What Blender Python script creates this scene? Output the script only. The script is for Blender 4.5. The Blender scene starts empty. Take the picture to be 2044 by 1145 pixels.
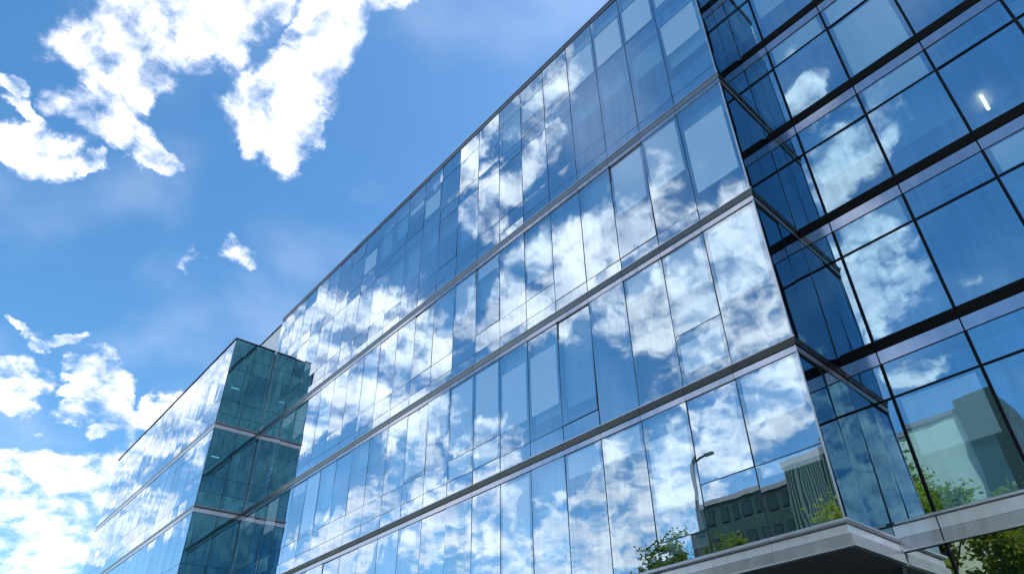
import bpy, bmesh, math, random
from mathutils import Vector, Matrix
random.seed(7)
R = math.radians
scene = bpy.context.scene
C = scene.collection

# ------------------------------------------------------------------ camera
cam = bpy.data.cameras.new('camera'); camo = bpy.data.objects.new('camera', cam); C.objects.link(camo)
AZ, PI_, RO = 0.7785, 0.5669, -0.0538
fw = Vector((-math.sin(AZ)*math.cos(PI_), math.cos(AZ)*math.cos(PI_), math.sin(PI_)))
r0 = Vector((math.cos(AZ), math.sin(AZ), 0)); u0 = r0.cross(fw)
r2 = r0*math.cos(RO) + u0*math.sin(RO); u2 = -r0*math.sin(RO) + u0*math.cos(RO)
M = Matrix((r2, u2, -fw)).transposed().to_4x4(); M.translation = Vector((5.5824, -14.2715, -4.1193))
camo.matrix_world = M
cam.sensor_width = 36; cam.sensor_fit = 'HORIZONTAL'; cam.lens = 1314.72/2044*36
cam.shift_x = -80.16/2044; cam.shift_y = 111.74/2044
cam.clip_start = 0.1; cam.clip_end = 3000
scene.camera = camo

# ------------------------------------------------------------------ sky, clouds and sun
SUN_EL, SUN_AZ = R(56), R(138)          # azimuth from the facade's outward normal
sun_dir = Vector((math.sin(SUN_AZ)*math.cos(SUN_EL), -math.cos(SUN_AZ)*math.cos(SUN_EL), math.sin(SUN_EL)))
SKY_STRENGTH = 0.14
CLOUD = 6.6
BLOBS = [
    (-0.3919, -0.004, 0.0386, 0.0198, 1.026, 1.0), (-0.3494, 0.0123, 0.0568, 0.0287, 0.554, 1.1), (-0.3166, 0.0428, 0.044, 0.0161, 0.587, 1.0), (-0.404, 0.0104, 0.0163, 0.0156, 2.164, 0.9),
    (-0.441, -0.0026, 0.0279, 0.0163, 1.647, 1.0), (-0.4431, 0.0282, 0.0254, 0.0113, 1.625, 0.95), (-0.4614, -0.041, 0.0199, 0.0069, 1.813, 0.75), (-0.4822, -0.0297, 0.024, 0.0161, 1.23, 0.9),
    (-0.4732, -0.001, 0.0099, 0.0093, 1.598, 0.8), (-0.4464, -0.0556, 0.0088, 0.0074, 1.883, 0.7), (-0.3008, 0.0961, 0.0619, 0.0186, -3.097, 1.15), (-0.3557, 0.0901, 0.036, 0.0199, -2.834, 1.05),
    (-0.3843, 0.0903, 0.0263, 0.0153, -2.985, 0.75), (-0.3797, 0.1115, 0.032, 0.0135, 3.018, 0.8), (-0.3087, 0.0752, 0.0146, 0.0092, 0.498, 0.7), (-0.2805, 0.1216, 0.0217, 0.0104, 0.361, 0.55),
    (-0.368, 0.0444, 0.0152, 0.0085, 0.248, 0.65), (-0.5041, 0.0844, 0.0217, 0.0091, 1.023, 0.66), (-0.4857, 0.1182, 0.0217, 0.0093, 1.079, 0.66), (-0.6059, 0.0097, 0.0153, 0.006, 1.378, 0.7),
    (-0.6054, 0.0358, 0.0173, 0.0066, 1.106, 0.8), (-0.6462, 0.0164, 0.0211, 0.0163, 0.781, 1.0), (-0.6526, 0.0137, 0.0281, 0.0108, 2.462, 0.9), (-0.6379, 0.0548, 0.0117, 0.0075, 0.813, 0.8),
    (-0.6185, 0.0542, 0.0097, 0.0056, 1.39, 0.8), (-0.6396, 0.0809, 0.036, 0.0146, 2.177, 1.05), (-0.6547, 0.0658, 0.0209, 0.0107, 0.877, 0.9), (-0.6653, 0.0884, 0.0155, 0.0098, 1.217, 0.9),
    (-0.6374, 0.122, 0.0255, 0.013, 0.492, 0.85), (-0.6727, 0.0338, 0.0103, 0.0066, 1.805, 0.65), (-0.6792, 0.0485, 0.0074, 0.0057, 1.256, 0.6), (-0.7277, 0.0621, 0.0471, 0.0208, 1.368, 1.1),
    (-0.756, 0.1113, 0.0578, 0.0328, -2.927, 1.1), (-0.7959, 0.0721, 0.0415, 0.0299, 1.774, 1.1), (-0.6954, 0.1193, 0.0167, 0.0144, 0.672, 0.6), (-0.2385, -0.2383, 0.0403, 0.0221, 3.061, 0.95),
    (-0.2868, -0.2241, 0.0439, 0.016, 2.974, 0.9), (-0.324, -0.2653, 0.0337, 0.0155, -2.861, 0.85), (-0.2865, -0.27, 0.0281, 0.0162, -2.811, 0.85), (-0.2531, -0.2823, 0.0266, 0.0161, -2.59, 0.75),
    (-0.2712, -0.3579, 0.0668, 0.031, 2.629, 0.9), (-0.3222, -0.3505, 0.06, 0.0305, 2.86, 1.0), (-0.3719, -0.3229, 0.0481, 0.028, -3.132, 0.95), (-0.3957, -0.3463, 0.0566, 0.0244, 2.278, 0.8),
    (-0.3113, -0.3954, 0.0408, 0.0282, 1.431, 0.95), (-0.2943, -0.4253, 0.0607, 0.0296, 3.115, 1.0), (-0.2695, -0.461, 0.0586, 0.0343, 2.843, 1.0), (-0.2018, -0.4463, 0.0636, 0.0404, 2.833, 0.95),
    (-0.2364, -0.5046, 0.0691, 0.035, -3.064, 1.0), (-0.2763, -0.5128, 0.0338, 0.0148, -0.98, 0.8), (-0.2041, -0.3747, 0.056, 0.031, -2.832, 0.62), (-0.2516, -0.3346, 0.0409, 0.0234, -3.057, 0.62),
    (-0.4794, -0.2277, 0.0698, 0.0222, 2.493, 0.95), (-0.5016, -0.2368, 0.0658, 0.0293, 2.756, 1.0), (-0.521, -0.2691, 0.0716, 0.0353, 2.599, 1.0), (-0.4756, -0.3044, 0.042, 0.0211, 2.907, 0.7),
    (-0.5932, -0.2401, 0.0517, 0.0298, 2.677, 0.8), (-0.5504, -0.1786, 0.0466, 0.033, -0.562, 0.8), (-0.5374, -0.3439, 0.0444, 0.0299, 2.985, 0.9), (-0.5952, -0.3702, 0.0454, 0.0233, 2.685, 0.85),
    (-0.5134, -0.3941, 0.0365, 0.0229, -3.118, 0.8), (-0.5282, -0.4267, 0.0494, 0.0222, -3.025, 0.8), (-0.6075, -0.4233, 0.0546, 0.0334, 2.882, 0.9), (-0.6702, -0.3489, 0.0542, 0.0313, 2.566, 0.9),
    (-0.5722, -0.4665, 0.0552, 0.0298, -2.935, 0.8), (-0.4171, -0.5618, 0.075, 0.0421, -3.052, 1.05), (-0.4938, -0.5674, 0.0826, 0.0433, 2.765, 1.05), (-0.5685, -0.5229, 0.0661, 0.035, 2.899, 0.95),
    (-0.3623, -0.5813, 0.0722, 0.0434, -2.846, 0.95), (-0.2981, -0.5889, 0.0584, 0.0359, -3.096, 0.9), (-0.2485, -0.5692, 0.0462, 0.0232, -3.141, 0.7), (-0.4125, -0.5112, 0.0154, 0.0114, -3.139, 0.7),
    (-0.0914, -0.3853, 0.021, 0.0131, -2.835, 0.7), (-0.0897, -0.4404, 0.0509, 0.0294, -2.671, 0.9), (-0.0551, -0.4455, 0.0251, 0.0187, -3.064, 0.6), (-0.1317, -0.5286, 0.0753, 0.0361, -1.89, 0.8),
    (-0.107, -0.5562, 0.0562, 0.0278, -1.938, 0.65), (-0.1373, -0.6174, 0.033, 0.018, -2.951, 0.7), (-0.0677, -0.5784, 0.0252, 0.0155, 2.789, 0.5), (-0.6536, -0.1189, 0.0611, 0.0316, 2.91, 0.8),
    (-0.6123, -0.15, 0.0463, 0.026, -3.139, 0.8), (-0.7342, -0.1426, 0.0545, 0.0348, 2.541, 0.75), (-0.6766, -0.1743, 0.0496, 0.0275, -3.088, 0.6), (-0.1964, -0.2232, 0.039, 0.0214, 2.901, 0.45),
    (-0.0723, -0.3528, 0.0327, 0.0176, 3.008, 0.5),
]

w = bpy.data.worlds.new('World'); scene.world = w; w.use_nodes = True
nt = w.node_tree; N = nt.nodes; L = nt.links; N.clear()
def nd(t, **k):
    n = N.new(t)
    for a, b in k.items(): setattr(n, a, b)
    return n
def mth(op, a, b=None, c=None, clamp=False):
    n = nd('ShaderNodeMath', operation=op, use_clamp=clamp)
    for i, v in enumerate((a, b, c)):
        if v is None: continue
        if isinstance(v, (int, float)): n.inputs[i].default_value = v
        else: L.new(v, n.inputs[i])
    return n.outputs[0]
def vmth(op, a, b):
    n = nd('ShaderNodeVectorMath', operation=op)
    for i, v in enumerate((a, b)):
        if isinstance(v, (tuple, list)): n.inputs[i].default_value = v
        elif isinstance(v, (int, float)): n.inputs['Scale'].default_value = v
        else: L.new(v, n.inputs['Scale'] if op == 'SCALE' and i == 1 else n.inputs[i])
    return n.outputs[0]
tc = nd('ShaderNodeTexCoord'); sep = nd('ShaderNodeSeparateXYZ'); L.new(tc.outputs['Generated'], sep.inputs[0])
zup = mth('MAXIMUM', sep.outputs[2], 0.0)
# cloud deck seen from below: dome coordinates for the cloud masses, flatter ones for their texture
inv1 = mth('DIVIDE', 1.0, mth('ADD', zup, 1.0)); inv2 = mth('DIVIDE', 1.0, mth('ADD', zup, 0.45))
cxy = nd('ShaderNodeCombineXYZ'); L.new(sep.outputs[0], cxy.inputs[0]); L.new(sep.outputs[1], cxy.inputs[1])
dome = vmth('SCALE', cxy.outputs[0], inv1); flat = vmth('SCALE', cxy.outputs[0], inv2)
def noise(vec, scale, detail, rough, dist=0.0, off=0.0):
    n = nd('ShaderNodeTexNoise', noise_dimensions='3D')
    if off:
        a = nd('ShaderNodeVectorMath', operation='ADD'); L.new(vec, a.inputs[0]); a.inputs[1].default_value = (off, -off*.7, off*.3); vec = a.outputs[0]
    L.new(vec, n.inputs['Vector']); n.inputs['Scale'].default_value = scale; n.inputs['Detail'].default_value = detail
    n.inputs['Roughness'].default_value = rough; n.inputs['Distortion'].default_value = dist
    return n
warp = noise(flat, 8.0, 6, .62)
wv = vmth('SCALE', vmth('SUBTRACT', warp.outputs['Color'], (.5, .5, .5)), 0.075)
domew = vmth('ADD', dome, wv)
# cloud masses are ellipses on the dome; four ready-turned copies of the coordinates carry their directions
turned = []
for k in range(4):
    mp = nd('ShaderNodeMapping', vector_type='POINT'); L.new(domew, mp.inputs[0]); mp.inputs['Rotation'].default_value = (0, 0, -k*math.pi/8); turned.append(mp.outputs[0])
wsep = nd('ShaderNodeSeparateXYZ'); L.new(domew, wsep.inputs[0])
def cell_field(x0, x1, y0, y1):
    field = None
    for (bx_, by_, ba, bb, th, wt) in BLOBS:
        e = ba*2.1
        if bx_+e < x0 or bx_-e > x1 or by_+e < y0 or by_-e > y1: continue
        k = round((th % math.pi)/(math.pi/8)) % 8
        if k >= 4: k -= 4; ba, bb = bb, ba
        an = -k*math.pi/8; cxr = bx_*math.cos(an)-by_*math.sin(an); cyr = bx_*math.sin(an)+by_*math.cos(an)
        g = 1.68*max(wt, .8); ix, iy = 1/(ba*g), 1/(bb*g)
        ma = nd('ShaderNodeVectorMath', operation='MULTIPLY_ADD'); L.new(turned[k], ma.inputs[0])
        ma.inputs[1].default_value = (ix, iy, 0); ma.inputs[2].default_value = (-cxr*ix, -cyr*iy, 0)
        gr = nd('ShaderNodeTexGradient', gradient_type='SPHERICAL'); L.new(ma.outputs[0], gr.inputs[0])
        f_ = gr.outputs['Fac'] if wt > .68 else mth('MULTIPLY', gr.outputs['Fac'], wt*.66)
        field = f_ if field is None else mth('MAXIMUM', field, f_)
    return field
# the same broken cloud goes on over the rest of the sky
big = noise(dome, 3.2, 3, .5, 0, 3.1)
gap = None
for (bx_, by_, rr) in ((-0.45, 0.12, 0.62), (-0.36, -0.36, 0.66)):
    mp = nd('ShaderNodeVectorMath', operation='MULTIPLY_ADD'); L.new(dome, mp.inputs[0])
    mp.inputs[1].default_value = (1/rr, 1/rr, 0); mp.inputs[2].default_value = (-bx_/rr, -by_/rr, 0)
    gr = nd('ShaderNodeTexGradient', gradient_type='SPHERICAL'); L.new(mp.outputs[0], gr.inputs[0])
    gap = gr.outputs['Fac'] if gap is None else mth('MAXIMUM', gap, gr.outputs['Fac'])
rest = mth('MULTIPLY', mth('SUBTRACT', big.outputs['Fac'], .40, clamp=True), mth('SUBTRACT', 1.0, mth('MULTIPLY', gap, 6.0, clamp=True), clamp=True))
rest = mth('MULTIPLY', rest, 4.0, clamp=True)
fb = noise(flat, 12.0, 9, .57, .35)
fb2 = noise(flat, 34.0, 6, .55, .3, 1.7)
tex = mth('ADD', mth('MULTIPLY', mth('SUBTRACT', fb.outputs['Fac'], .5), 3.3), mth('MULTIPLY', mth('SUBTRACT', fb2.outputs['Fac'], .5), 2.0))
sh1 = noise(flat, 15.0, 5, .55, .3, .6)
shn = mth('SUBTRACT', sh1.outputs['Fac'], .42, clamp=True)
sky = nd('ShaderNodeTexSky', sky_type='NISHITA'); sky.sun_disc = False
sky.sun_elevation = SUN_EL; sky.sun_rotation = math.atan2(sun_dir.x, sun_dir.y)
sky.altitude = 50; sky.air_density = 1.0; sky.dust_density = 1.1; sky.ozone_density = 1.2
hs = nd('ShaderNodeHueSaturation'); hs.inputs['Hue'].default_value = .494; hs.inputs['Saturation'].default_value = 1.31; hs.inputs['Value'].default_value = 1.0
L.new(sky.outputs[0], hs.inputs['Color'])
vl = nd('ShaderNodeMapRange', interpolation_type='SMOOTHSTEP'); vn = noise(flat, 5.0, 4, .5, .2, 5.3); L.new(vn.outputs['Fac'], vl.inputs[0])
vl.inputs[1].default_value = .42; vl.inputs[2].default_value = .75; vl.inputs[4].default_value = .12
def sky_shader(x0, x1, y0, y1):
    f0 = cell_field(x0, x1, y0, y1)
    field = rest if f0 is None else mth('MAXIMUM', mth('MULTIPLY', mth('MINIMUM', f0, .42), 1.15), rest)
    present = mth('MULTIPLY', field, 5.0, clamp=True)
    dens = mth('ADD', mth('MULTIPLY', field, 2.3), mth('SUBTRACT', mth('MULTIPLY', tex, present), .60))
    mask = nd('ShaderNodeMapRange', interpolation_type='SMOOTHSTEP'); L.new(dens, mask.inputs[0])
    mask.inputs[1].default_value = -.34; mask.inputs[2].default_value = .92
    shade = nd('ShaderNodeMapRange'); L.new(mth('MULTIPLY', shn, mth('MULTIPLY', dens, .8, clamp=True)), shade.inputs[0])
    shade.inputs[1].default_value = 0.0; shade.inputs[2].default_value = .20
    cc = nd('ShaderNodeMix', data_type='RGBA'); L.new(shade.outputs[0], cc.inputs['Factor'])
    cc.inputs['A'].default_value = (CLOUD, CLOUD*1.01, CLOUD*1.07, 1); cc.inputs['B'].default_value = (CLOUD*.52, CLOUD*.58, CLOUD*.74, 1)
    mx = nd('ShaderNodeMix', data_type='RGBA'); L.new(mth('MAXIMUM', mth('POWER', mask.outputs[0], 1.7), vl.outputs[0]), mx.inputs['Factor'])
    L.new(hs.outputs[0], mx.inputs['A']); L.new(cc.outputs['Result'], mx.inputs['B'])
    bg = nd('ShaderNodeBackground'); bg.inputs['Strength'].default_value = SKY_STRENGTH; L.new(mx.outputs['Result'], bg.inputs['Color'])
    return bg.outputs[0]
def split(axis, at, lo, hi):
    n = nd('ShaderNodeMixShader'); L.new(mth('GREATER_THAN', wsep.outputs[axis], at), n.inputs[0]); L.new(lo, n.inputs[1]); L.new(hi, n.inputs[2]); return n.outputs[0]
I = 9.0
skyL = split(0, -.50, sky_shader(-I, -.50, -.09, I), sky_shader(-.50, I, -.09, I))
refL = split(0, -.34, split(1, -.33, sky_shader(-I, -.34, -I, -.33), sky_shader(-I, -.34, -.33, -.09)),
                      split(1, -.46, sky_shader(-.34, I, -I, -.46), sky_shader(-.34, I, -.46, -.09)))
wo = nd('ShaderNodeOutputWorld'); L.new(split(1, -.09, refL, skyL), wo.inputs['Surface'])
w.cycles.sampling_method = 'MANUAL'; w.cycles.sample_map_resolution = 256

sl = bpy.data.lights.new('sun', 'SUN'); sl.energy = 2.6; sl.angle = R(0.5); sl.color = (1.0, 0.955, 0.89)
so = bpy.data.objects.new('sun', sl); C.objects.link(so); so.rotation_euler = sun_dir.to_track_quat('Z', 'Y').to_euler(); so.location = sun_dir*80

scene.view_settings.view_transform = 'Standard'; scene.view_settings.look = 'None'
scene.view_settings.gamma = 1.0; scene.view_settings.use_curve_mapping = False
scene.view_settings.exposure = 0.85
scene.render.engine = 'CYCLES'
cy = scene.cycles
cy.max_bounces = 12; cy.glossy_bounces = 8; cy.transparent_max_bounces = 24; cy.diffuse_bounces = 3; cy.transmission_bounces = 4

# ------------------------------------------------------------------ helpers
GROUND = -5.75
def mat(name, col, rough=.5, metal=0.0, spec=.5, noise=None, bump=None):
    m = bpy.data.materials.new(name); m.use_nodes = True
    t = m.node_tree; b = t.nodes['Principled BSDF']
    b.inputs['Base Color'].default_value = (*col, 1); b.inputs['Roughness'].default_value = rough
    b.inputs['Metallic'].default_value = metal; b.inputs['Specular IOR Level'].default_value = spec
    tcn = t.nodes.new('ShaderNodeTexCoord')
    if noise:
        sc, amt = noise[:2]
        n = t.nodes.new('ShaderNodeTexNoise'); n.inputs['Scale'].default_value = sc; n.inputs['Detail'].default_value = 6
        if len(noise) > 2:
            mp = t.nodes.new('ShaderNodeMapping'); mp.inputs['Scale'].default_value = noise[2]
            t.links.new(tcn.outputs['Object'], mp.inputs[0]); t.links.new(mp.outputs[0], n.inputs['Vector'])
        else: t.links.new(tcn.outputs['Object'], n.inputs['Vector'])
        oi = t.nodes.new('ShaderNodeObjectInfo')
        ad = t.nodes.new('ShaderNodeMath'); ad.operation = 'MULTIPLY_ADD'; t.links.new(oi.outputs['Random'], ad.inputs[0]); ad.inputs[1].default_value = .5; t.links.new(n.outputs['Fac'], ad.inputs[2])
        r = t.nodes.new('ShaderNodeMapRange'); t.links.new(ad.outputs[0], r.inputs[0]); r.inputs[1].default_value = .3; r.inputs[2].default_value = 1.2
        r.inputs[3].default_value = 1-amt; r.inputs[4].default_value = 1+amt
        v = t.nodes.new('ShaderNodeVectorMath'); v.operation = 'SCALE'; v.inputs[0].default_value = col; t.links.new(r.outputs[0], v.inputs['Scale'])
        t.links.new(v.outputs[0], b.inputs['Base Color'])
        rr = t.nodes.new('ShaderNodeMapRange'); t.links.new(n.outputs['Fac'], rr.inputs[0]); rr.inputs[1].default_value = .3; rr.inputs[2].default_value = .7
        rr.inputs[3].default_value = max(0.02, rough*.75); rr.inputs[4].default_value = min(1, rough*1.3); t.links.new(rr.outputs[0], b.inputs['Roughness'])
    if bump:
        n2 = t.nodes.new('ShaderNodeTexNoise'); n2.inputs['Scale'].default_value = bump[0]; n2.inputs['Detail'].default_value = 5
        t.links.new(tcn.outputs['Object'], n2.inputs['Vector'])
        bp = t.nodes.new('ShaderNodeBump'); bp.inputs['Strength'].default_value = 1; bp.inputs['Distance'].default_value = bump[1]
        t.links.new(n2.outputs['Fac'], bp.inputs['Height']); t.links.new(bp.outputs[0], b.inputs['Normal'])
    return m
def glass(name, tint, through, base, wav=0.0038, power=2.2, top=.97, blind_paint=None):
    m = bpy.data.materials.new(name); m.use_nodes = True; t = m.node_tree; n = t.nodes; l = t.links; n.clear()
    out = n.new('ShaderNodeOutputMaterial'); geo = n.new('ShaderNodeNewGeometry')
    tcn = n.new('ShaderNodeTexCoord'); oi = n.new('ShaderNodeObjectInfo')
    off = n.new('ShaderNodeVectorMath'); off.operation = 'ADD'; l.new(tcn.outputs['Object'], off.inputs[0])
    sc = n.new('ShaderNodeMath'); sc.operation = 'MULTIPLY'; l.new(oi.outputs['Random'], sc.inputs[0]); sc.inputs[1].default_value = 57.0; l.new(sc.outputs[0], off.inputs[1])
    mp = n.new('ShaderNodeMapping'); mp.inputs['Scale'].default_value = (1.0, 1.0, .55); l.new(off.outputs[0], mp.inputs[0])
    nz = n.new('ShaderNodeTexNoise'); nz.inputs['Scale'].default_value = 1.1; nz.inputs['Detail'].default_value = 1.5; nz.inputs['Roughness'].default_value = .35; l.new(mp.outputs[0], nz.inputs['Vector'])
    bp = n.new('ShaderNodeBump'); bp.inputs['Strength'].default_value = 1; bp.inputs['Distance'].default_value = wav; l.new(nz.outputs['Fac'], bp.inputs['Height'])
    lw = n.new('ShaderNodeLayerWeight'); lw.inputs['Blend'].default_value = .5
    pw = n.new('ShaderNodeMath'); pw.operation = 'POWER'; l.new(lw.outputs['Facing'], pw.inputs[0]); pw.inputs[1].default_value = power
    fac = n.new('ShaderNodeMapRange'); l.new(pw.outputs[0], fac.inputs[0]); fac.inputs[3].default_value = base; fac.inputs[4].default_value = top
    # small differences from pane to pane in the coating
    va = n.new('ShaderNodeMapRange'); l.new(oi.outputs['Random'], va.inputs[0]); va.inputs[3].default_value = .93; va.inputs[4].default_value = 1.05
    fm = n.new('ShaderNodeMath'); fm.operation = 'MULTIPLY'; fm.use_clamp = True; l.new(fac.outputs[0], fm.inputs[0]); l.new(va.outputs[0], fm.inputs[1])
    # rain streaks: faint, running down the pane
    ms = n.new('ShaderNodeMapping'); ms.inputs['Scale'].default_value = (7, 7, .35); l.new(off.outputs[0], ms.inputs[0])
    ns = n.new('ShaderNodeTexNoise'); ns.inputs['Scale'].default_value = 1.0; ns.inputs['Detail'].default_value = 4; l.new(ms.outputs[0], ns.inputs['Vector'])
    rs = n.new('ShaderNodeMapRange'); l.new(ns.outputs['Fac'], rs.inputs[0]); rs.inputs[1].default_value = .3; rs.inputs[2].default_value = .7; rs.inputs[3].default_value = .90; rs.inputs[4].default_value = 1.05
    fs_ = n.new('ShaderNodeMath'); fs_.operation = 'MULTIPLY'; fs_.use_clamp = True; l.new(fm.outputs[0], fs_.inputs[0]); l.new(rs.outputs[0], fs_.inputs[1]); fm = fs_
    cm = n.new('ShaderNodeMix'); cm.data_type = 'RGBA'; l.new(pw.outputs[0], cm.inputs['Factor']); cm.inputs['A'].default_value = (*tint, 1); cm.inputs['B'].default_value = (.93, .965, .99, 1)
    g = n.new('ShaderNodeBsdfGlossy'); g.inputs['Roughness'].default_value = .006; l.new(cm.outputs['Result'], g.inputs['Color']); l.new(bp.outputs[0], g.inputs['Normal'])
    tr = n.new('ShaderNodeBsdfTransparent'); tr.inputs['Color'].default_value = (*through, 1)
    if blind_paint:      # brightness of blinds behind painted into the pane as a pale inset rectangle
        df = n.new('ShaderNodeBsdfDiffuse'); df.inputs['Color'].default_value = (*blind_paint[0], 1)
        sg = n.new('ShaderNodeSeparateXYZ'); l.new(tcn.outputs['Generated'], sg.inputs[0])
        edge = None
        for axis, lo, hi in ((0, .07, .93), (2, blind_paint[1], blind_paint[2])):
            for s_, v_ in ((1, lo), (-1, hi)):
                e_ = n.new('ShaderNodeMapRange'); e_.interpolation_type = 'SMOOTHSTEP'; l.new(sg.outputs[axis], e_.inputs[0])
                e_.inputs[1].default_value = v_-.006 if s_ > 0 else v_+.006; e_.inputs[2].default_value = v_+.006 if s_ > 0 else v_-.006
                if edge is None: edge = e_.outputs[0]
                else:
                    m_ = n.new('ShaderNodeMath'); m_.operation = 'MULTIPLY'; l.new(edge, m_.inputs[0]); l.new(e_.outputs[0], m_.inputs[1]); edge = m_.outputs[0]
        am = n.new('ShaderNodeMath'); am.operation = 'MULTIPLY'; l.new(edge, am.inputs[0]); l.new(rs.outputs[0], am.inputs[1])
        a2 = n.new('ShaderNodeMath'); a2.operation = 'MULTIPLY'; l.new(am.outputs[0], a2.inputs[0]); a2.inputs[1].default_value = blind_paint[3]
        mf = n.new('ShaderNodeMixShader'); l.new(a2.outputs[0], mf.inputs[0]); l.new(tr.outputs[0], mf.inputs[1]); l.new(df.outputs[0], mf.inputs[2]); tr = mf
    mx = n.new('ShaderNodeMixShader'); l.new(fm.outputs[0], mx.inputs[0]); l.new(tr.outputs[0], mx.inputs[1]); l.new(g.outputs[0], mx.inputs[2])
    clear = n.new('ShaderNodeBsdfTransparent')
    m2 = n.new('ShaderNodeMixShader'); l.new(geo.outputs['Backfacing'], m2.inputs[0]); l.new(mx.outputs[0], m2.inputs[1]); l.new(clear.outputs[0], m2.inputs[2])
    l.new(m2.outputs[0], out.inputs['Surface'])
    return m
def emit(name, col, s):
    m = bpy.data.materials.new(name); m.use_nodes = True; b = m.node_tree.nodes['Principled BSDF']
    b.inputs['Base Color'].default_value = (*col, 1); b.inputs['Emission Color'].default_value = (*col, 1); b.inputs['Emission Strength'].default_value = s
    return m
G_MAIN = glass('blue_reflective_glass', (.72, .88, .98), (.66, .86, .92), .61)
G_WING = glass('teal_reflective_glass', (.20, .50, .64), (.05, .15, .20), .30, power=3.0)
G_FRIT = [glass('painted_blind_glass_%d' % i, (.72, .88, .98), (.66, .86, .92), .54, blind_paint=((.82, .95, .95), lo_, hi_, a_)) for i, (lo_, hi_, a_) in enumerate(((.06, .97, .9), (.22, .80, .9), (.42, .97, .8), (.80, .985, .8)))]  # panes with bright blinds painted into the glass
G_PAINTEDR = [glass('painted_blind_blue_glass_%d' % i, (.46, .71, .86), (.50, .75, .84), .56, blind_paint=((.50, .78, .84), lo_, hi_, .7)) for i, (lo_, hi_) in enumerate(((.05, .95), (.45, .97)))]
G_SIDE = glass('shaded_side_glass', (.14, .48, .66), (.05, .16, .22), .23, power=3.2)  # side walls' shade and double reflection put into a darker glass tint
G_RIGHT = glass('deep_blue_glass', (.46, .71, .86), (.50, .75, .84), .64)
G_LOW = glass('clear_lobby_glass', (.75, .85, .82), (.30, .48, .44), .50)
SHADESTRIP = mat('shaded_strip_metal', (.10, .105, .11), .35, .5, noise=(3.0, .15))  # darker copy of the ledge metal, return wall's shade put into its colour
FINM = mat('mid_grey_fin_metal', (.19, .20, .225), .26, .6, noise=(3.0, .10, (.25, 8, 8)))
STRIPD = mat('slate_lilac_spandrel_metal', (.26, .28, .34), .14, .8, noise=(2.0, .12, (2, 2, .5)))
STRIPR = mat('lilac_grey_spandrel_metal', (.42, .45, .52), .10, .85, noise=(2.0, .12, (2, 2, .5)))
ALU = mat('brushed_aluminium', (.60, .60, .61), .30, .85, noise=(3.0, .10, (.25, 8, 8)))
FASCIA2 = mat('grey_fascia_metal', (.56, .56, .57), .22, .45, noise=(2.2, .15, (2.5, 2.5, .35)))
FASCIA = mat('satin_fascia_metal', (.84, .84, .86), .20, .35, noise=(2.2, .12, (2.5, 2.5, .35)))
STRIP = mat('silver_spandrel_metal', (.50, .51, .55), .12, .85, noise=(2.0, .12, (2, 2, .5)))
DARK = mat('black_sealant', (.012, .014, .017), .45)
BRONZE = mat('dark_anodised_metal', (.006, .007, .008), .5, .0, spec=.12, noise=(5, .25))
SOFFIT = mat('dark_soffit_panel', (.10, .10, .10), .45, .2, noise=(2.0, .2))
CONC = mat('interior_concrete', (.42, .43, .42), .8, noise=(2.0, .12))
CEIL = mat('white_ceiling', (.80, .82, .80), .8, noise=(1.0, .05))
CORE = mat('grey_green_core_wall', (.20, .27, .27), .8, noise=(.8, .25))
BLIND = mat('pale_roller_blind', (.86, .89, .88), .8, noise=(30, .04, (1, 1, .05)))
WHITE = mat('white_metal_wall', (.86, .86, .87), .45, .1, noise=(1.2, .08))
ROOFM = mat('grey_roof_membrane', (.25, .25, .25), .9, noise=(1, .2))
LAMPW = emit('warm_lamp', (1.0, .80, .50), 3.2)
LAMPC = emit('cool_lamp', (.92, 1.0, .98), 1.6)

_cache = {}
def mesh_from(name, verts, faces, m, smooth=False):
    me = bpy.data.meshes.new(name); me.from_pydata(verts, [], faces); me.materials.append(m); me.update()
    if smooth:
        for p in me.polygons: p.use_smooth = True
    return me
def box_mesh(w_, d_, h_, m):
    k = ('b', round(w_, 4), round(d_, 4), round(h_, 4), m.name)
    if k not in _cache:
        x, y, z = w_/2, d_/2, h_/2
        v = [(-x,-y,-z),(x,-y,-z),(x,y,-z),(-x,y,-z),(-x,-y,z),(x,-y,z),(x,y,z),(-x,y,z)]
        f = [(3,2,1,0),(4,5,6,7),(0,1,5,4),(1,2,6,5),(2,3,7,6),(3,0,4,7)]
        _cache[k] = mesh_from('box', v, f, m)
    return _cache[k]
def ext_mesh(prof, ln, m0, m1, m):
    """profile of (outward, height) run along X; ends mitred by m0 / m1 times the outward distance"""
    k = ('e', tuple(prof), round(ln, 4), m0, m1, m.name)
    if k not in _cache:
        n = len(prof); v = [(-m0*d, -d, z) for d, z in prof] + [(ln+m1*d, -d, z) for d, z in prof]
        f = [tuple(range(n)), tuple(range(2*n-1, n-1, -1))] + [(i, i+n, (i+1) % n+n, (i+1) % n) for i in range(n)]
        me = mesh_from('run', v, f, m)
        b = bmesh.new(); b.from_mesh(me); bmesh.ops.recalc_face_normals(b, faces=b.faces); b.to_mesh(me); b.free()
        _cache[k] = me
    return _cache[k]
def link(name, me, parent, loc, rot=(0, 0, 0)):
    o = bpy.data.objects.new(name, me); C.objects.link(o)
    if parent is not None:
        o.parent = parent
        base = parent.location if parent.parent is None else parent.location + parent.parent.location
        loc = Vector(loc) - Vector(base)
    o.location = loc; o.rotation_euler = rot
    return o
def thing(name, label, cat, loc, group=None):
    o = bpy.data.objects.new(name, None); C.objects.link(o); o.location = loc; o.empty_display_size = .3
    o['label'] = label; o['category'] = cat
    if group: o['group'] = group
    return o
def tag(o, label, cat, group=None, kind=None):
    if label: o['label'] = label
    if cat: o['category'] = cat
    if group: o['group'] = group
    if kind: o['kind'] = kind
    return o
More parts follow.
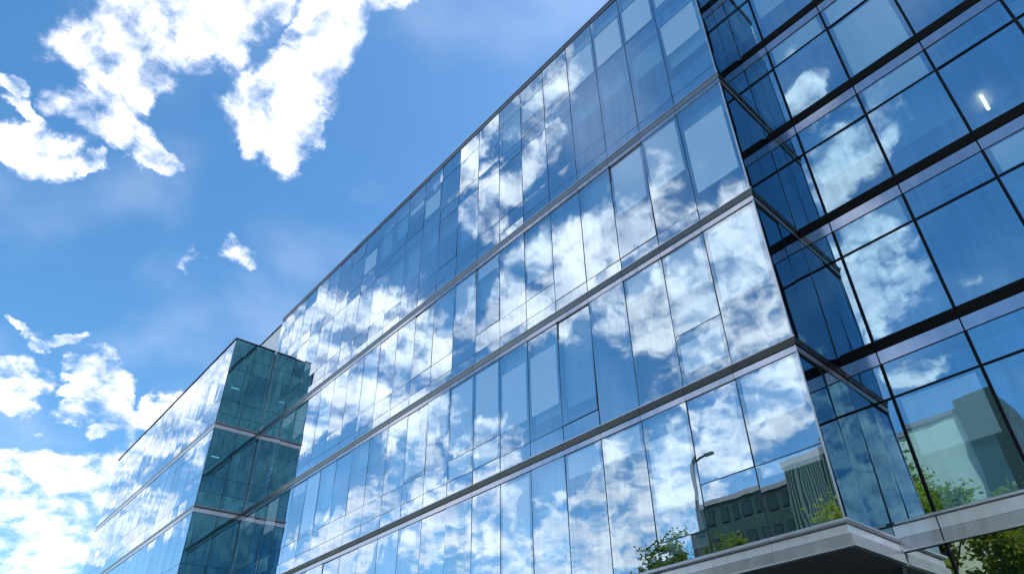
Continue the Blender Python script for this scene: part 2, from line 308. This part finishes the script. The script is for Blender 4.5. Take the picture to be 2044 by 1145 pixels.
def box(name, parent, x0, x1, y0, y1, z0, z1, m):
    return link(name, box_mesh(x1-x0, y1-y0, z1-z0, m), parent, ((x0+x1)/2, (y0+y1)/2, (z0+z1)/2))

class Wall:
    """a glazed wall: X runs along it, outward is -Y"""
    def __init__(s, parent, ox, oy, ang, cuts):
        s.p, s.o, s.a, s.cuts = parent, Vector((ox, oy, 0)), ang, cuts
        s.rot = Matrix.Rotation(ang, 3, 'Z')
    def at(s, x, y, z): return s.o + s.rot @ Vector((x, y, z))
    def box(s, name, x0, x1, y0, y1, z0, z1, m, tilt=(0, 0)):
        c = s.at((x0+x1)/2, (y0+y1)/2, (z0+z1)/2)
        return link(name, box_mesh(x1-x0, y1-y0, z1-z0, m), s.p, c, (tilt[0], 0, s.a+tilt[1]))
    def panes(s, z0, z1, breaks, m, gx=.018, gz=.012, wob=.006, bars=True, cap=None, mull=.10, alt=None):
        """breaks: list of heights, or a function of the column number"""
        for i in range(len(s.cuts)-1):
            a, b = s.cuts[i], s.cuts[i+1]
            bk = breaks(i) if callable(breaks) else breaks
            zs = [z0] + list(bk) + [z1]
            for j in range(len(zs)-1):
                h = zs[j+1]-zs[j]
                nm = 'vision_pane' if h > 1.45 else ('spandrel_pane' if h > .8 else 'transom_pane')
                pm = (alt(i, j, h) if alt else None) or m
                s.box(nm, a+gx, b-gx, 0, .02, zs[j]+gz, zs[j+1]-gz, pm, (random.gauss(0, wob), random.gauss(0, wob)))
            if bars:
                for z in bk: s.box('glazing_bar', a+mull/2, b-mull/2, .026, .085, z-.025, z+.025, DARK)
        for i, x in enumerate(s.cuts):
            if i == 0 or i == len(s.cuts)-1: continue
            s.box('mullion', x-mull/2, x+mull/2, .024, .15, z0, z1, DARK)
            if cap: s.box('mullion_cap', x-cap/2, x+cap/2, -.035, .024, z0+.004, z1-.004, BRONZE)
    def run(s, name, prof, m, m0=0, m1=0, gap=.005, z=0, split=True):
        cuts = s.cuts if split else [s.cuts[0], s.cuts[-1]]
        pr = tuple((round(d, 4), round(h, 4)) for d, h in prof)
        for i in range(len(cuts)-1):
            first, last = i == 0, i == len(cuts)-2
            a = cuts[i] + (0 if first else gap); b = cuts[i+1] - (0 if last else gap)
            link(name, ext_mesh(pr, b-a, m0 if first else 0, m1 if last else 0, m), s.p, s.at(a, 0, z), (0, 0, s.a))

FIN = [(-.03, .42), (.085, .42), (.09, .412), (.09, .375), (.08, .362), (.03, .215), (-.03, .215)]
FINW = [(-.03, .42), (.06, .42), (.065, .412), (.065, .36), (.02, .26), (-.03, .26)]
STRW = [(-.03, .245), (.03, .245), (.03, .006), (-.03, .006)]
STR = [(-.03, .175), (.035, .175), (.035, .006), (-.03, .006)]
LIP = [(.0905, .424), (.100, .424), (.100, .396), (.0905, .396)]
FINR = [(-.03, .42), (.07, .42), (.07, .40), (.05, .22), (-.03, .20)]
GAPB = [(-.06, .415), (-.032, .415), (-.032, .002), (-.06, .002)]
def band(wl, h, m0, m1, fin=ALU, strip=STRIP, pf=FIN, ps=STR):
    wl.run('ledge_fin', pf, fin, m0, m1, z=h); wl.run('ledge_strip', ps, strip, m0, m1, z=h)
    if pf is FIN: wl.run('ledge_lip', LIP, ALU, m0, m1, z=h)
    wl.run('ledge_backing', GAPB, DARK, m0, m1, z=h, split=False)

# ------------------------------------------------------------------ ground
def plane_obj(name, x0, x1, y0, y1, z, m):
    return tag(link(name, mesh_from(name, [(x0,y0,z),(x1,y0,z),(x1,y1,z),(x0,y1,z)], [(0,1,2,3)], m), None, (0, 0, 0)), None, None, kind='structure')
GRASSM = mat('ground_grass', (.06, .09, .03), .9, noise=(.4, .3))
PAVE = mat('pavement_stone', (.20, .20, .20), .8, noise=(.7, .15))
ASPH = mat('road_asphalt', (.05, .05, .052), .85, noise=(2, .2))
plane_obj('ground', -900, 900, -900, 900, GROUND-.13, GRASSM)
o = box('pavement', None, -90, 60, -19, 30, GROUND-.126, GROUND, PAVE); tag(o, None, None, kind='structure')
plane_obj('road', -200, 200, -29, -19.2, GROUND-.126, ASPH)
o = box('kerb', None, -200, 200, -19.2, -19.0, GROUND-.129, GROUND-.002, CONC); tag(o, None, None, kind='structure')

# ------------------------------------------------------------------ main block
XL, ZT = -36.19, 24.43
HC, HB, HA = 4.20, 9.36, 14.80
main = thing('glass_office_building', 'long blue glass office block with silver floor ledges and sharp right-hand corner', 'building', (-18, 8, GROUND))
cols = [0.0] + [1.78 + 1.606*k for k in range(40) if 1.78 + 1.606*k < -XL - .5] + [-XL]
NC = len(cols)-1
cuts = sorted(-c - XL for c in cols)
front = Wall(main, XL, 0, 0, cuts)
fc = lambda i: NC-1-i                                   # column number counted from the right corner
def br_dc(i):
    k = fc(i); return [1.76] if k < 2 else ([.62] if k == 2 else [])
def br_cb(i):
    k = fc(i); return [6.30] if k == 1 else ([] if k in (0, 2, 3) else ([5.22] if k < 7 else [5.22, 6.1]))
def br_ba(i):
    k = fc(i); return [] if k == 0 else ([10.32] if k < 5 else [10.32, 11.2])
def alt_main(pr, pick):
    rnd = random.Random(int(pr*1000)+len(pick))
    def f(i, j, h):
        k = fc(i); r = rnd.random(); c = rnd.random()
        if (k, j) in pick: return G_FRIT[pick[(k, j)]]
        if h > 1.45 and r < pr: return G_FRIT[2 if c < .35 else (3 if c < .75 else (1 if c < .9 else 0))]
        return None
    return f
front.panes(.0, HC, br_dc, G_MAIN, alt=alt_main(.30, {(3, 0): 3, (0, 1): 2, (4, 0): 3})); front.panes(HC+.42, HB, br_cb, G_MAIN, alt=alt_main(.36, {(0, 0): 2, (5, 1): 1, (7, 1): 0, (8, 1): 0, (2, 0): 3})); front.panes(HB+.42, HA, br_ba, G_MAIN, alt=alt_main(.38, {(0, 0): 1, (1, 1): 2, (2, 1): 2}))
front.panes(HA+.42, 24.10, [15.78, 16.65, 19.90, 20.67, 22.93], G_MAIN, alt=alt_main(.34, {(0, 2): 2, (1, 4): 0, (2, 4): 0, (3, 4): 0, (4, 4): 1, (0, 4): 1}))
DR = 2.75
ret = Wall(main, 0, 0, R(90), [0, 1.33, DR])
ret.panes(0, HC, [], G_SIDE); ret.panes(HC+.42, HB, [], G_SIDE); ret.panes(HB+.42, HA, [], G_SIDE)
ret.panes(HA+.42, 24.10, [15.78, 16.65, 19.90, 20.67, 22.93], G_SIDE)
for h in (HC, HB, HA): band(front, h, 0, 1, FINM); band(ret, h, 1, -1, BRONZE, SHADESTRIP, FINR)  # return ledges get darker metals, their shade put into the colour
COP = [(-.25, .26), (.05, .26), (.05, .20), (.03, .19), (.03, .01), (-.25, .01)]
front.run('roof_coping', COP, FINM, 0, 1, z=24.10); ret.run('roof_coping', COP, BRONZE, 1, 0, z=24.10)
COPT = [(-.25, .295), (.06, .295), (.06, .264), (-.25, .264)]
front.run('coping_cap', COPT, ALU, 0, 1, z=24.10, split=False); ret.run('coping_cap', COPT, ALU, 1, 0, z=24.10, split=False)
# pale metal edge where the two glass walls meet
for z0, z1 in ((0, HC), (HC+.42, HB), (HB+.42, HA), (HA+.42, 24.10)):
    box('corner_trim', main, -.016, .022, -.022, .016, z0+.003, z1-.003, ALU)
# bottom edge of the overhang
E0 = [(-.03, 0), (.11, 0), (.12, -.02), (.12, -.07), (.10, -.095), (-.03, -.11)]
E1 = [(-.03, -.122), (.035, -.122), (.035, -.305), (-.03, -.305)]
E2 = [(-.03, -.328), (.09, -.328), (.10, -.338), (.075, -.555), (-.03, -.555)]
E3 = [(-.03, -.559), (.115, -.559), (.115, -.598), (-.03, -.598)]
for wl, a, b in ((front, 0, 1), (ret, 1, -1)):
    wl.run('sill_rail', E0, ALU, a, b); wl.run('fascia_panel', E1, FASCIA, a, b); wl.run('lower_fascia_panel', E2, FASCIA2, a, b)
    wl.run('drip_edge', E3, ALU, a, b, split=False)
    wl.run('fascia_backing', [(-.05, -.01), (-.032, -.01), (-.032, -.59), (-.05, -.59)], DARK, a, b, split=False)
for i in range(9):
    x1 = -.005 - i*4.03; box('soffit_panel', main, max(XL, x1-4.02), x1, .035, 2.72, -.60, -.55, SOFFIT)
box('soffit_panel', main, XL, -.2, 2.73, 9.0, -.60, -.55, SOFFIT)
box('lobby_wall', main, XL, -.2, 9.0, 9.2, GROUND, -.52, CORE)
# inside
def interior(parent, x0, x1, y0, y1, floors, colstep, name='floor_slab'):
    for q, z in enumerate(floors):
        box('floor_slab', parent, x0, x1, y0+.18, y1, z, z+.36, CONC)
        if q: box('ceiling', parent, x0+.02, x1-.02, y0+.5, y1-.02, z-.34, z-.24, CEIL)
    for z in floors[1:]: box('bulkhead', parent, x0+.02, x1-.02, y0+.42, y0+.49, z-.95, z-.02, CEIL)
    x = x1-1.1
    while x > x0+.5:
        box('column', parent, x-.28, x+.28, y0+1.5, y0+2.06, floors[0]+.1, floors[-1]+.3, CONC); x -= colstep
box('core_wall', main, XL+.1, -.1, 7.0, 7.3, -.6, 24.0, CORE)
interior(main, XL+.05, -.17, 0, 6.98, [-.50, HC+.04, HB+.04, HA+.04, 20.05], 6.424)
box('roof', main, XL, -.05, .26, 17, 23.95, 24.15, ROOFM)
box('rear_wall', main, XL, 0, 17.0, 17.3, GROUND, 24.2, WHITE)
box('party_wall', main, XL+.02, XL+.08, .2, 16.9, GROUND, 23.9, CORE)
def blind(wl, i, ztop, drop, y=.22):
    a, b = wl.cuts[i], wl.cuts[i+1]
    wl.box('roller_blind', a+.07, b-.07, y, y+.012, ztop-drop, ztop-.02, BLIND)
for i in range(NC):
    for (ztop, full, pr) in ((HC, 4.1, .35), (HB, 4.6, .5), (HA, 4.9, .5), (19.8, 3.1, .6), (23.8, 3.2, .7)):
        if random.random() < pr: blind(front, i, ztop, full*random.choice((.25, .45, .6, .75, .75, .95)))
for k in range(2):
    blind(ret, k, 23.5, 2.4)
# white wall carrying the block on behind the projecting wing
for i in range(5):
    box('white_wall_panel', main, XL-1.62*(i+1)+.01, XL-1.62*i-.01-(.02 if i == 0 else 0), .06, .16, 16.0, 23.92, WHITE)
box('white_wall_core', main, XL-8.1, XL-.03, .165, 16.9, GROUND, 23.86, WHITE)
box('wall_coping', main, XL-8.15, XL-.03, .0, .5, 23.93, 24.02, BRONZE)
box('wall_vent', main, XL-2.6, XL-1.9, .03, .06, 22.55, 22.68, DARK)
box('wall_lamp', main, XL-3.05, XL-2.85, -.06, .06, 23.2, 23.38, DARK)

# ------------------------------------------------------------------ projecting left wing
XB, YB, ZB, XE = -36.23, -2.79, 21.57, -63.4
wing = thing('projecting_glass_wing', 'lower glass wing jutting forward at far left with dark teal side wall', 'building', (-50, 6, GROUND))
wcuts = [0.0]
while wcuts[-1] + 1.606 < XB-XE-.4: wcuts.append(wcuts[-1]+1.606)
wcuts = [(XB-XE)-c for c in reversed(wcuts)]; wcuts[0] = 0.0
wf = Wall(wing, XE, YB, 0, wcuts)
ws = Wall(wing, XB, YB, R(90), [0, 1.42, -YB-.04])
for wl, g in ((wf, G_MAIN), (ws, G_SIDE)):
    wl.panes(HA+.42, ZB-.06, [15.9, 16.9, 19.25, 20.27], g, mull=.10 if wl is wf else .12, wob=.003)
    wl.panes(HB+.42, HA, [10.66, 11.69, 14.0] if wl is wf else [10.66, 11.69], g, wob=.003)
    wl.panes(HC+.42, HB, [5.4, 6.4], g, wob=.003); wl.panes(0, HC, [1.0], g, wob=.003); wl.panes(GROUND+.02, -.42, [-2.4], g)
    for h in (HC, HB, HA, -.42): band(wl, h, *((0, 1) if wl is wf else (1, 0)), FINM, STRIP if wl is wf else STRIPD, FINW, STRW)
    wl.run('roof_coping', [(-.2, .07), (.05, .07), (.05, 0), (-.2, 0)], BRONZE, *((0, 1) if wl is wf else (1, 0)), z=ZB-.06)
for z0, z1 in ((-.0, HC), (HC+.42, HB), (HB+.42, HA), (HA+.42, ZB-.06)):
    box('corner_trim', wing, XB-.02, XB+.02, YB-.02, YB+.02, z0+.003, z1-.003, DARK)
interior(wing, XE+.05, XB-.2, YB, 5.9, [-.38, HC+.04, HB+.04, HA+.04], 6.424)
box('core_wall', wing, XE+.1, XB-5.0, 3.0, 3.3, GROUND, 21.2, CORE)
box('roof', wing, XE, XB-.06, YB+.22, 6.0, 21.15, 21.4, ROOFM)
box('end_wall', wing, XE-.02, XE+.06, YB+.1, 6.0, GROUND, 21.1, WHITE)
box('rear_wall', wing, XE, XL-8.2, 6.0, 6.2, GROUND, 21.1, WHITE)
for i in range(len(wcuts)-1):
    for (ztop, full) in ((HB, 4.4), (HA, 4.6), (20.9, 5.0)):
        if random.random() < .45: blind(wf, i, ztop, full*random.choice((.3, .5, .7)))
for (y, z) in ((-1.7, 16.0), (-1.9, 10.9)): box('ceiling_light', wing, XB-1.5, XB-1.42, y-.25, y+.25, z+2.6, z+2.65, LAMPC)
# ------------------------------------------------------------------ recessed right wing
RZ = [.40, 4.40, 9.07, 13.51, 18.06, 22.60]
right = thing('recessed_glass_wing', 'set-back deep blue glass wing at right with black floor ledges', 'building', (8, 10, GROUND))
XR = 16.1
rcuts = [0.0] + [1.01 + 2.106*k for k in range(8) if 1.01+2.106*k < XR]
rcuts[-1] = XR if XR-rcuts[-1] < .5 else rcuts[-1]
if rcuts[-1] < XR: rcuts.append(XR)
rw = Wall(right, 0, DR, 0, rcuts)
RFIN = [(-.03, .655), (.13, .655), (.13, .62), (.05, .40), (-.03, .38)]
RSTR = [(-.03, .37), (.03, .37), (.03, .006), (-.03, .006)]
RBAC = [(-.06, .65), (-.032, .65), (-.032, .002), (-.06, .002)]
for k in range(1, 6):
    z0 = RZ[k-1] + (.655 if k > 1 else .0); z1 = RZ[k]
    rw.panes(z0, z1, [z1-.99], G_RIGHT, alt=lambda i, j, h, r=random.Random(40+k), k=k: (G_PAINTEDR[0 if h < 1.2 else r.choice((0, 1))] if (r.random() < .24 and i > 0 and (k, i) != (3, 3)) or (k, i, j) == (4, 3, 1) else None), gx=.022, gz=.018, cap=.075, mull=.11, wob=.004)
    rw.run('ledge_fin', RFIN, BRONZE, -1, 0, z=RZ[k]); rw.run('ledge_strip', RSTR, STRIPR, 0, 0, z=RZ[k], gap=.02)
    rw.run('ledge_backing', RBAC, DARK, 0, 0, z=RZ[k], split=False)
    rw.run('transom_cap', [(.022, .022), (.034, .022), (.034, -.022), (.022, -.022)], BRONZE, 0, 0, gap=.042, z=z1-.99)
rw.panes(RZ[5]+.655, 27.0, [26.0], G_RIGHT, gx=.022, gz=.018, cap=.075, mull=.11, wob=.004)
Q0 = [(-.03, .395), (.09, .395), (.10, .38), (.10, .335), (-.03, .315)]
Q1 = [(-.03, .305), (.035, .305), (.035, .02), (-.03, .02)]
Q2 = [(-.03, .008), (.055, .008), (.055, -.265), (-.03, -.265)]
Q3 = [(-.03, -.269), (.085, -.269), (.085, -.315), (-.03, -.315)]
rw.run('sill_rail', Q0, ALU, -1, 0); rw.run('fascia_panel', Q1, FASCIA, 0, 0, gap=.018); rw.run('lower_fascia_panel', Q2, FASCIA2, 0, 0, gap=.018)
rw.run('drip_edge', Q3, ALU, -1, 0, split=False)
rw.run('fascia_backing', [(-.06, .39), (-.032, .39), (-.032, -.31), (-.06, -.31)], DARK, 0, 0, split=False)
rw.panes(GROUND+.02, -.32, [-3.2], G_LOW, gx=.022, gz=.018, cap=.075, mull=.11)
for z in RZ[:1] + [z+.1 for z in RZ[1:]]:
    box('floor_slab', right, .03, XR-.03, DR+.2, DR+8, z, z+.42 if z > 1 else z-.5+.3, CONC) if z > 1 else box('floor_slab', right, .03, XR-.03, DR+.2, DR+8, z-.6, z-.1, CONC)
    box('ceiling', right, .05, XR-.05, DR+.6, DR+7.9, z-.34 if z > 1 else z-.80, z-.24 if z > 1 else z-.72, CEIL)
box('core_wall', right, .02, XR, DR+6, DR+6.3, GROUND, 27, CORE)
box('end_wall', right, XR, XR+.2, DR+.05, DR+8, GROUND, 27, WHITE)
box('inner_end_wall', right, -.16, -.06, DR+.2, DR+8, GROUND, 27, CORE)
box('roof', right, -.1, XR+.1, DR+.15, DR+8.2, 27.02, 27.3, ROOFM)
for x in (2.0, 8.4, 14.8): box('column', right, x-.3, x+.3, DR+2.0, DR+2.6, .2, 26.9, CONC)
for i in range(len(rcuts)-1):
    for k in range(1, 6):
        if (i, k) not in ((1, 1), (3, 3)) and random.random() < .55: blind(rw, i, RZ[k]-.1, random.choice((1.0, 1.6, 2.6, 3.2)), y=.26)
rw.box('roller_blind', 1.15, 2.75, .26, .272, .45, 3.25, BLIND)
box('ceiling_light', right, 5.80, 5.90, 5.42, 6.22, 13.09, 13.15, LAMPW)

# ------------------------------------------------------------------ across the street (seen mirrored in the glass)
PALE = mat('pale_green_render', (.62, .72, .58), .8, noise=(.6, .08))
DGREEN = mat('dark_green_cladding', (.03, .065, .05), .5, noise=(.8, .3))
RIB = mat('ribbed_grey_green_concrete', (.10, .17, .155), .8, noise=(.9, .15))
WINM = mat('dark_window_glass', (.02, .04, .035), .2, 0, .4)
def far_building(name, label, x0, x1, yf, depth, top, wallm, nwin, floors, ribs=False, corner=None):
    t = thing(name, label, 'building', ((x0+x1)/2, yf-depth/2, GROUND))
    box('wall', t, x0, x1, yf-depth, yf, GROUND, top, wallm)
    box('roof', t, x0-.2, x1+.2, yf-depth-.2, yf+.2, top+.002, top+.5, ROOFM)
    if nwin:
        wd = (x1-x0)/nwin; fh = (top-GROUND)/floors
        for k in range(floors):
            for i in range(nwin):
                fr = box('window', t, x0+wd*(i+.2), x0+wd*(i+.8), yf, yf+.05, GROUND+fh*(k+.3), GROUND+fh*(k+.82), BRONZE)
                link('pane', box_mesh(wd*.54, .03, fh*.46, WINM), fr, (x0+wd*(i+.5), yf+.055, GROUND+fh*(k+.56)))
    if ribs:
        n = int((x1-x0)/.24)
        for i in range(n): box('rib', t, x0+.24*i+.05, x0+.24*i+.15, yf+.002, yf+.24, GROUND+.5, top-.02, wallm)
    if corner: box('corner_tower', t, x1+.002, x1+corner, yf-depth, yf+.6, GROUND, top+1.2, DGREEN)
    return t
far_building('pale_green_building', 'pale green rendered block mirrored in the lower right glass, dark corner tower', -12.6, -7.0, -45, 12, 20.5, PALE, 0, 6, corner=3.4)
far_building('ribbed_concrete_building', 'grey-green ribbed block mirrored in the lowest panes by the corner', -15.6, -10.9, -30.5, 9, 13.6, RIB, 0, 5, ribs=True)
far_building('dark_green_building', 'dark green office block mirrored in low panes left of the ribbed block', -33.5, -21.0, -45, 10, 17.6, DGREEN, 9, 8)

# ------------------------------------------------------------------ trees
BARK = mat('tree_bark', (.09, .07, .05), .9, noise=(4, .3))
def leafmat(name, c):
    m = mat(name, c, .5, noise=(1.3, .35)); b = m.node_tree.nodes['Principled BSDF']
    b.inputs['Subsurface Weight'].default_value = 0
    t = m.node_tree; o_ = t.nodes['Material Output']; tl = t.nodes.new('ShaderNodeBsdfTranslucent'); tl.inputs['Color'].default_value = (c[0]*2.2, c[1]*2.0, c[2]*.9, 1)
    mx_ = t.nodes.new('ShaderNodeMixShader'); mx_.inputs[0].default_value = .45
    t.links.new(b.outputs[0], mx_.inputs[1]); t.links.new(tl.outputs[0], mx_.inputs[2]); t.links.new(mx_.outputs[0], o_.inputs['Surface'])
    return m
LAMPGREY = mat('dark_lamp_paint', (.05, .055, .06), .4)
LEAF = [leafmat('leaf_green', (.10, .16, .025)), leafmat('leaf_yellow_green', (.21, .27, .03))]
def tube(vs, fs, pts, rads, n=7):
    base = len(vs)
    for i, (p, r) in enumerate(zip(pts, rads)):
        d = (pts[min(i+1, len(pts)-1)] - pts[max(i-1, 0)]).normalized()
        a = d.orthogonal().normalized(); b = d.cross(a)
        for k in range(n):
            t = 2*math.pi*k/n; vs.append(tuple(p + a*math.cos(t)*r + b*math.sin(t)*r))
    for i in range(len(pts)-1):
        for k in range(n):
            q = base+i*n+k; q2 = base+i*n+(k+1) % n; fs.append((q, q2, q2+n, q+n))
def tree(name, label, x, y, h, cr, cb, nleaf, seed, leaf=.17, mi=0, sparse=1.0, group='trees across the street'):
    rnd = random.Random(seed); t = thing(name, label, 'tree', (x, y, GROUND), group)
    vs, fs = [], []; top = Vector((rnd.uniform(-.5, .5), rnd.uniform(-.5, .5), h*.9))
    trunk = [Vector((0, 0, 0)).lerp(top, k/6) + Vector((rnd.uniform(-.12, .12), rnd.uniform(-.12, .12), 0))*(k > 0) for k in range(7)]
    tube(vs, fs, trunk, [h*.018*(1-.8*k/6)+.02 for k in range(7)])
    clumps = []
    for i in range(26):
        f = rnd.uniform(.25, .95); z = cb + (h-cb)*f
        st = top*(z*.75/h); ang = rnd.uniform(0, 6.283); prof = math.sin(math.pi*min(1, .18+f*.80))**.8
        rr = cr*prof*rnd.uniform(.55, 1.0)
        end = Vector((math.cos(ang)*rr, math.sin(ang)*rr, z)); mid = st.lerp(end, .5)+Vector((0, 0, .4))
        tube(vs, fs, [st, mid, end], [h*.006, h*.004, .015], 5)
        for q in range(3):
            clumps.append((st.lerp(end, rnd.uniform(.55, 1.05))+Vector((rnd.gauss(0, .5), rnd.gauss(0, .5), rnd.gauss(0, .4))), rnd.uniform(.5, 1.05)*cr*.26*sparse))
    clumps.append((Vector((top.x, top.y, h-.6)), cr*.25))
    link('trunk', mesh_from('trunk', vs, fs, BARK, True), t, (x, y, GROUND))
    vs, fs = [], []
    for i in range(nleaf):
        c, r = rnd.choice(clumps)
        d = Vector((rnd.gauss(0, 1), rnd.gauss(0, 1), rnd.gauss(0, .8))); p = c + d*(r*.55)
        a = Vector((rnd.gauss(0, 1), rnd.gauss(0, 1), rnd.gauss(0, .6))).normalized(); b = a.cross(Vector((rnd.gauss(0, 1), rnd.gauss(0, 1), rnd.gauss(0, 1)))).normalized()
        s = leaf*rnd.uniform(.6, 1.3); n = len(vs)
        vs += [tuple(p-a*s), tuple(p+b*s*.55), tuple(p+a*s), tuple(p-b*s*.55)]; fs.append((n, n+1, n+2, n+3))
    link('crown', mesh_from('crown', vs, fs, LEAF[mi]), t, (x, y, GROUND))
    return t
tree('leafy_tree', 'bright green tree mirrored in the lowest right-hand panes', -5.9, -22, 15.0, 3.6, 5.0, 11000, 3, mi=1, sparse=.85)
tree('leafy_tree', 'rounder green tree mirrored at the bottom right edge', -2.0, -22.6, 12.9, 3.4, 3.0, 11000, 5, mi=1)
tree('leafy_tree', 'green tree mirrored beside the inner corner of the lowest right panes', -9.8, -24, 14.0, 3.4, 4.0, 9000, 31, mi=1)
tree('leafy_tree', 'sparse tree mirrored in low panes left of the ribbed block', -26.5, -31, 17.2, 4.2, 8.0, 7000, 11, mi=0, sparse=.8)
tree('leafy_tree', 'tall tree mirrored behind the top of the ribbed block', -13.6, -41.5, 26.0, 4.2, 15, 7000, 17, mi=0)
tree('leafy_tree', 'broad dark tree mirrored before the left half of the dark green block', -27.0, -38, 17.5, 4.6, 6.0, 8000, 41, mi=0)
tree('leafy_tree', 'shorter tree mirrored between dark green block and ribbed block', -20.5, -38, 16.0, 4.2, 5.0, 8000, 43, mi=0)
tree('leafy_tree', 'dark tree mirrored in front of the dark green block', -20.0, -31, 15.0, 3.6, 5.0, 7000, 23, mi=0)

# ------------------------------------------------------------------ street lamp (mirrored)
lamp = thing('street_lamp', 'tall curved street lamp mirrored in the lower glass', 'street lamp', (-18.2, -22, GROUND))
vs, fs = [], []
top = 13.2-GROUND
pts = [Vector((0, 0, z)) for z in (0, 4, 8, 12, top-4.0)] + [Vector((-.1, 0, top-2.2)), Vector((.0, 0, top-.9)), Vector((.4, 0, top-.15)), Vector((1.0, 0, top+.12)), Vector((1.5, 0, top+.15))]
tube(vs, fs, pts, [.16, .15, .14, .13, .12, .12, .11, .10, .09, .08], 10)
link('pole', mesh_from('pole', vs, fs, LAMPGREY, True), lamp, (-18.2, -22, GROUND))
b = bmesh.new(); bmesh.ops.create_cube(b, size=1); bmesh.ops.scale(b, vec=(.8, .3, .14), verts=b.verts); bmesh.ops.bevel(b, geom=b.edges[:], offset=.05, segments=2)
me = bpy.data.meshes.new('lamp_head'); b.to_mesh(me); b.free(); me.materials.append(LAMPGREY)
link('lamp_head', me, lamp, (-18.2+1.8, -22, GROUND+top+.15))
box('base_plate', lamp, -18.5, -17.9, -22.3, -21.7, GROUND-.12, GROUND-.06, ALU)
